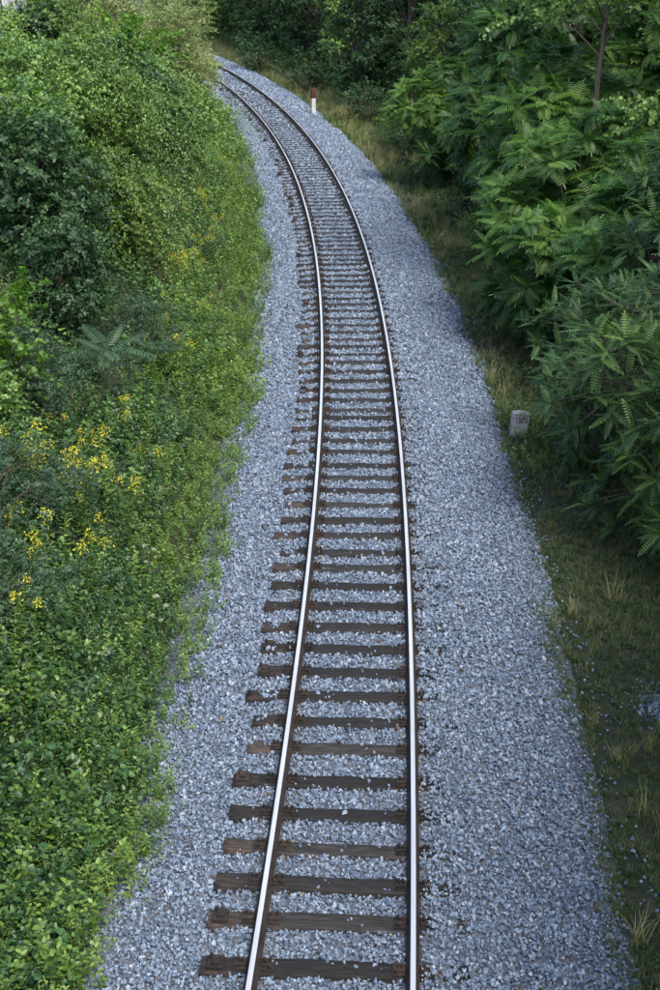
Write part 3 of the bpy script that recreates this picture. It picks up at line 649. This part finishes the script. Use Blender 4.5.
def patch(name, protos, s0, s1, u0, u1, dens, smin, smax, label, cat, tilt=.15, weight=None, zlift=0, edge=0):
    n = int((s1-s0)*(u1-u0)*dens) if np.isscalar(dens) else None
    s = R.uniform(s0, s1, n); u = R.uniform(u0, u1, n); x, y = at(s, u); keep = np.ones(n, bool)
    if edge: keep &= np.abs(u) > edge+.16*lump(x*2.1, y*1.7)+R.normal(0, .07, n)
    if weight is not None: keep &= R.random(n) < weight(s, u, x, y)
    x, y, u = x[keep], y[keep], u[keep]; n = len(x); z = zground(u, x, y); b = (u > -2.9) & (u < 3.1); z[b] = np.maximum(z[b], gz(u[b])-.03)
    sc = R.uniform(smin, smax, n)*(1+.25*lump(x*1.6, y*1.3))
    return np.stack([x, y, z+zlift], 1), np.stack([R.normal(0, tilt, n), R.normal(0, tilt, n), R.uniform(0, 6.28, n)], 1), sc[:, None]*R.uniform(.85, 1.15, (n, 3))
def stuff(name, protos, patches, label, cat):
    P = np.concatenate([p[0] for p in patches]); E = np.concatenate([p[1] for p in patches]); S = np.concatenate([p[2] for p in patches])
    return instancer(name, protos, P, E, S, label, cat)
HERB = [sprig_mesh(70+k, .5, 16, .06, (T_LANCE, T_OV, T_LANCE, T_NARROW)[k], 'l_herb') for k in range(4)]
COVER = [sprig_mesh(80+k, (.42, .46, .40, .5)[k], (12, 12, 11, 14)[k], (.052, .048, .062, .055)[k], (T_BROAD, T_OV, T_BROAD, T_LANCE)[k], 'l_cover', stems=4, lean=.6) for k in range(4)]
BANK = [sprig_mesh(85+k, .7, 18, .075, (T_LANCE, T_OV, T_LANCE)[k], ('l_cover', 'l_mid', 'l_blue')[k], stems=4, lean=.4) for k in range(3)]
FGRASS = [tuft_mesh(90+k, .34, 26, 'grass') for k in range(3)] + [sprig_mesh(93+k, .17, 8, .045, (T_OV, T_LANCE)[k % 2], 'l_cover', stems=5, lean=.9) for k in range(3)]
DGRASS = [tuft_mesh(95+k, .55, 30, 'drygrass', .5, .009) for k in range(3)]
LGRASS = [tuft_mesh(98+k, .38, 22, 'l_herb', .6, .010) for k in range(2)]
hs = lambda y: float(s_of_y(y))
stuff('herb_strip', HERB+HERB[:2]+LGRASS[:1], [patch('h', 0, hs(8), hs(26), -3.7, -2.0, 46, .5, 1.0, '', '', edge=2.16), patch('h', 0, hs(26), hs(50), -4.6, -2.0, 30, .8, 1.35, '', '', edge=2.2), patch('h', 0, hs(50), hs(90), -4.6, -2.0, 18, 1.0, 1.6, '', '', edge=2.2)],
      'bright green herbs and grass fringing the gravel along the foot of the bank', 'herbs')
stuff('bramble_cover', COVER+COVER[:3]+[HERB[1]], [patch('b', 0, hs(7), hs(19), -6.5, -2.7, 72, .5, 1.4, '', ''), patch('b', 0, hs(19), hs(26), -7.5, -3.4, 22, .8, 1.3, '', '')],
      'dense dark green brambles and nettles covering the lower bank', 'brambles')
stuff('bank_weeds', BANK*4+[DGRASS[0]], [patch('k', 0, hs(14), hs(34), -9, -3.2, 8, .6, 1.35, '', ''), patch('k', 0, hs(34), hs(70), -13, -3.6, 4, .9, 1.7, '', ''), patch('k', 0, hs(70), hs(90), -14, -3.6, 4, 1.2, 2.0, '', '')],
      'tangled weeds filling the gaps between the shrubs of the bank', 'weeds')
dry = lambda s, u, x, y: np.clip(.55+.5*lump(x*1.1+3, y*.8), 0, 1)*np.interp(y, [12, 22, 34, 60], [.1, .15, .4, .45])
stuff('verge_grass', FGRASS, [patch('g', 0, hs(8), hs(22), 2.5, 6.5, 150, .2, .55, '', '', edge=2.75), patch('g', 0, hs(22), hs(45), 2.5, 6.5, 48, .5, 1.0, '', '', edge=2.8), patch('g', 0, hs(45), hs(90.9)+45, 2.3, 6.8, 18, .8, 1.4, '', '', edge=2.7)],
      'dark green grass of the verge between the gravel and the trees', 'grass')
stuff('verge_herbs', HERB, [patch('v', 0, hs(20), hs(90.9)+10, 2.5, 5.6, 5.5, .5, 1.2, '', '', edge=2.6, weight=lambda s, u, x, y: np.clip(lump(x*1.9+1, y*.9)*1.6, 0, 1))],
      'bright leafy herbs dotted through the verge beside the gravel', 'herbs')
stuff('dry_grass', DGRASS, [patch('d', 0, hs(10), hs(45), 2.8, 5.2, 16, .5, 1., '', '', weight=dry), patch('d', 0, hs(45), hs(90.9)+40, 2.8, 5.6, 14, .8, 1.2, '', '', weight=dry)],
      'straw coloured dry grass standing in patches along the verge', 'grass')
stuff('wood_undergrowth', BANK[:2]+COVER[:1], [patch('w', 0, hs(15), hs(60), 5.6, 13, 7, .7, 1.5, '', ''), patch('w', 0, hs(60), hs(90)+45, 5.0, 14, 4, 1., 2., '', '')],
      'dark undergrowth on the floor of the wood', 'undergrowth')

# ------------------------------------------------------------------ right side: trees
def tree(kind, x, y, sc, rz, label, cat='tree', name='deciduous_tree', group='trees of the wood'):
    return plant(kind, name, x, y, sc, rz, label, cat, group)
AG = 'trees of heaven along the verge'
tree('loc_a', 5.75, 20.3, .95, .3, 'locust with dark drooping feathery leaves, nearest tree at the photo edge', name='locust_tree', group='locust trees')
tree('loc_b', 5.15, 23.2, .95, 2.1, 'low locust bush leaning over the grass beyond the marker stone', name='locust_tree', group='locust trees')
tree('loc_a', 6.9, 25.0, 1.1, 4.4, 'taller locust standing behind the nearest one', name='locust_tree', group='locust trees')
tree('ail_a', 5.7, 32.0, .92, 1.2, 'tree of heaven with tiers of long fronds, hanging lowest over the verge', name='tree_of_heaven', group=AG)
tree('ail_a', 6.1, 37.0, 1.05, 3.4, 'tree of heaven with bright fronds behind the lowest hanging one', name='tree_of_heaven', group=AG)
tree('ail_b', 6.5, 44.0, 1.0, .2, 'tall tree of heaven whose fronds reach the top of the photo', name='tree_of_heaven', group=AG)
tree('ail_b', 9.3, 40.0, .95, 2.6, 'tall tree of heaven close to the bare pale trunk', name='tree_of_heaven', group=AG)
tree('ail_a', 4.6, 51.5, .8, 5., 'small tree of heaven farthest along the verge', name='tree_of_heaven', group=AG)
tree('tree_c', 6.55, 35.2, 1.0, .9, 'slender tree with a bare pale trunk between the fronds')
tree('ail_a', 7.5, 28.6, 1.0, .7, 'tree of heaven rising behind the low locust bush', name='tree_of_heaven', group=AG)
tree('tree_l', 7.5, 34.3, .55, 2.9, 'leafy light green tree in front of the bare trunk', group='trees of the wood')
tree('tree_b', 8.5, 30.5, .72, 1.7, 'broad leaved green tree behind the locusts, at the photo edge')
tree('tree_l', 4.9, 63.0, .66, 3.0, 'rounded light green tree standing forward at the bend')
tree('tree_l', 6.9, 56.5, .85, .4, 'light green tree between the rounded one and the fronds')
tree('tree_a', 1.6, 75.0, .66, .4, 'dark tree behind the red topped post')
tree('tree_a', 4.2, 74, .8, 1.4, 'dark tree just right of the red topped post')
SV = 'shrubs at the edge of the wood'
for a in (('shrub_f', 4.05, 52.5, .75, 0, 'small dark shrub at the wood edge below the smallest tree of heaven'), ('shrub_f', 3.35, 58.3, .8, 1., 'dark shrub at the wood edge beneath the rounded tree'), ('lime', 3.0, 60.5, .75, 2., 'bright yellow green shrub at the wood edge beneath the rounded tree'),
          ('shrub_f', 1.6, 68.5, .85, 3., 'dark shrub just behind the red topped post'), ('shrub_f', 4.75, 46.5, .8, 4., 'dark shrub beneath the tall tree of heaven'), ('broad_a', 4.9, 40.8, .6, 5., 'leafy shrub at the foot of the trees of heaven'),
          ('shrub_f', 5.3, 28.0, .75, 2.5, 'dark shrub between the locust bush and the tree of heaven'), ('shrub_f', -1.2, 82, 1., .6, 'dark shrub at the wood edge left of the red topped post'), ('shrub_f', -4.6, 92, 1.1, 1.6, 'farthest dark shrub before the wood at the bend')):
    plant(a[0], 'shrub', a[1], a[2], a[3], a[4], a[5], 'shrub', SV, 'stem', 'foliage')
# the wood behind, trees one cannot tell apart
k = 0
for s_y, u, kd, sc in [(24, 8.6, 'tree_a', .9), (28, 10.5, 'tree_b', 1.), (33, 9.6, 'tree_a', .95), (36.5, 12.5, 'tree_a', 1.), (46, 10.5, 'tree_a', .95), (51, 8.0, 'tree_a', .9), (55, 11.5, 'tree_c', .9), (60, 9.5, 'tree_a', 1.), (66, 8.4, 'tree_a', .9), (66, 12.5, 'tree_b', 1.), (73, 10.5, 'tree_a', 1.05), (17.0, 7.0, 'tree_a', .75), (12.5, 6.6, 'tree_b', .8), (8.0, 6.0, 'tree_a', .85), (3.5, 6.4, 'tree_a', .85)]:  # last, nearest entries are unseen trees, added to shade the near verge
    x, y = at(s_of_y(s_y), u); tree(kd, float(x), float(y), sc, k*1.7, 'tree inside the dense wood behind the trees of the verge', group='trees deep in the wood'); k += 1
s91 = hs(90.5); k = 0
for ds, u, kd, sc in [(-9, 6.6, 'tree_b', .8), (-4, 7.6, 'tree_a', .95), (2, 6.8, 'tree_a', .85), (7, 7.8, 'tree_b', 1.), (12, 6.6, 'tree_a', .9), (17, 8.0, 'tree_b', 1.), (23, 7, 'tree_b', 1.), (29, 8, 'tree_a', 1.), (35, 7.5, 'tree_a', 1.),
                      (-6, 12, 'tree_a', 1.1), (0, 12.5, 'tree_a', 1.1), (7, 13, 'tree_b', 1.1), (14, 13, 'tree_a', 1.1), (22, 13, 'tree_a', 1.1), (30, 13.5, 'tree_a', 1.1)]:
    x, y = at(s91+ds, u); tree(kd, float(x), float(y), sc, k*2.1+.5, 'dark tree in the wood that closes the view beyond the bend', group='dark trees beyond the bend'); k += 1

# ------------------------------------------------------------------ marker stone, post, shed
x0, y0 = 3.70, 25.4
st = empty('kilometre_stone', (x0, y0, zat(x0, y0)+.03), radians(4)); st.rotation_euler = (radians(-5), radians(6), radians(9))
tag(st, 'squat grey stone marker with dark numerals standing in the grass', 'marker stone')
b = bmesh.new(); v = box_bm(b, -.15, .15, -.09, .09, -.1, .50)
for i, c in ((4, 1), (5, 1), (6, 1), (7, 1)): v[i].co.x *= 1.10; v[i].co.y *= 1.05
r_ = bmesh.ops.subdivide_edges(b, edges=[e for e in b.edges if abs(e.verts[0].co.z-.5) < .01 and abs(e.verts[1].co.z-.5) < .01 and abs(e.verts[0].co.y-e.verts[1].co.y) < .01], cuts=3)
for vv in b.verts:
    if vv.co.z > .49: vv.co.z += .035*(1-(vv.co.x/.165)**2)
link('body', bm_mesh(b, 'stone_body', M['concrete'], .012), st)
b = bmesh.new()
for i in range(7):
    w = R.uniform(.012, .03); cx = -.13+i*.043; box_bm(b, cx-w*.7, cx+w*.7, -.0975, -.09, .455-R.uniform(0, .012), .478+R.uniform(0, .008))
lich = link('lichen_band', bm_mesh(b, 'lichen_band', M['moss']), st)
tcv = bpy.data.curves.new('numerals', 'FONT'); tcv.body = "150'5"; tcv.size = .155; tcv.align_x = 'CENTER'; tcv.extrude = .002; tcv.space_character = .92; tcv.offset = .0022
tob = bpy.data.objects.new('numerals_source', tcv); me = bpy.data.meshes.new_from_object(tob); bpy.data.objects.remove(tob)
me.materials.clear(); me.materials.append(M['ink'])
tn = link('numerals', me, st); tn.rotation_euler = (radians(90), 0, 0); tn.location = (0, -.0975, .315); tn.scale = (.84, 1.05, 1)

px, py = -.83, 70.6
po = empty('marker_post', (px, py, zat(px, py)-.05), .3); tag(po, 'white marker post with a dull red top beside the gravel', 'post')
b = bmesh.new(); box_bm(b, -.105, .105, -.09, .09, -.2, 1.2); link('shaft', bm_mesh(b, 'shaft', M['white'], .012), po)
b = bmesh.new(); v = box_bm(b, -.112, .112, -.097, .097, 1.195, 1.66); link('red_top', bm_mesh(b, 'red_top', M['red'], .02), po)

sx, sy = -10.62, 46.9; sz = zat(sx-1.5, sy)-.2
sh = empty('board_shed', (sx, sy, sz), radians(-8)); tag(sh, 'corner of a bleached grey board shed above the bank', 'shed')
bb = bmesh.new(); box_bm(bb, -.068, .068, 0, .03, 0, 3.4); BM_ = bm_mesh(bb, 'board', M['board'], .004)
for i in range(20):
    o = link('board', BM_, sh); o.location = (-.07-i*.146, R.uniform(-.008, .008), R.uniform(-.03, .03)); o.rotation_euler = (0, R.normal(0, .006), 0)
for i in range(16):
    o = link('board', BM_, sh); o.location = (.035, .11+i*.146, R.uniform(-.03, .03)); o.rotation_euler = (0, 0, -pi/2)
b = bmesh.new(); box_bm(b, -3.2, .25, -.3, 2.7, 3.42, 3.5); link('roof', bm_mesh(b, 'roof', M['roof'], .01), sh)
b = bmesh.new(); box_bm(b, -2.95, -.02, .06, 2.4, 0, 3.4); link('frame', bm_mesh(b, 'shed_frame', M['roof']), sh)
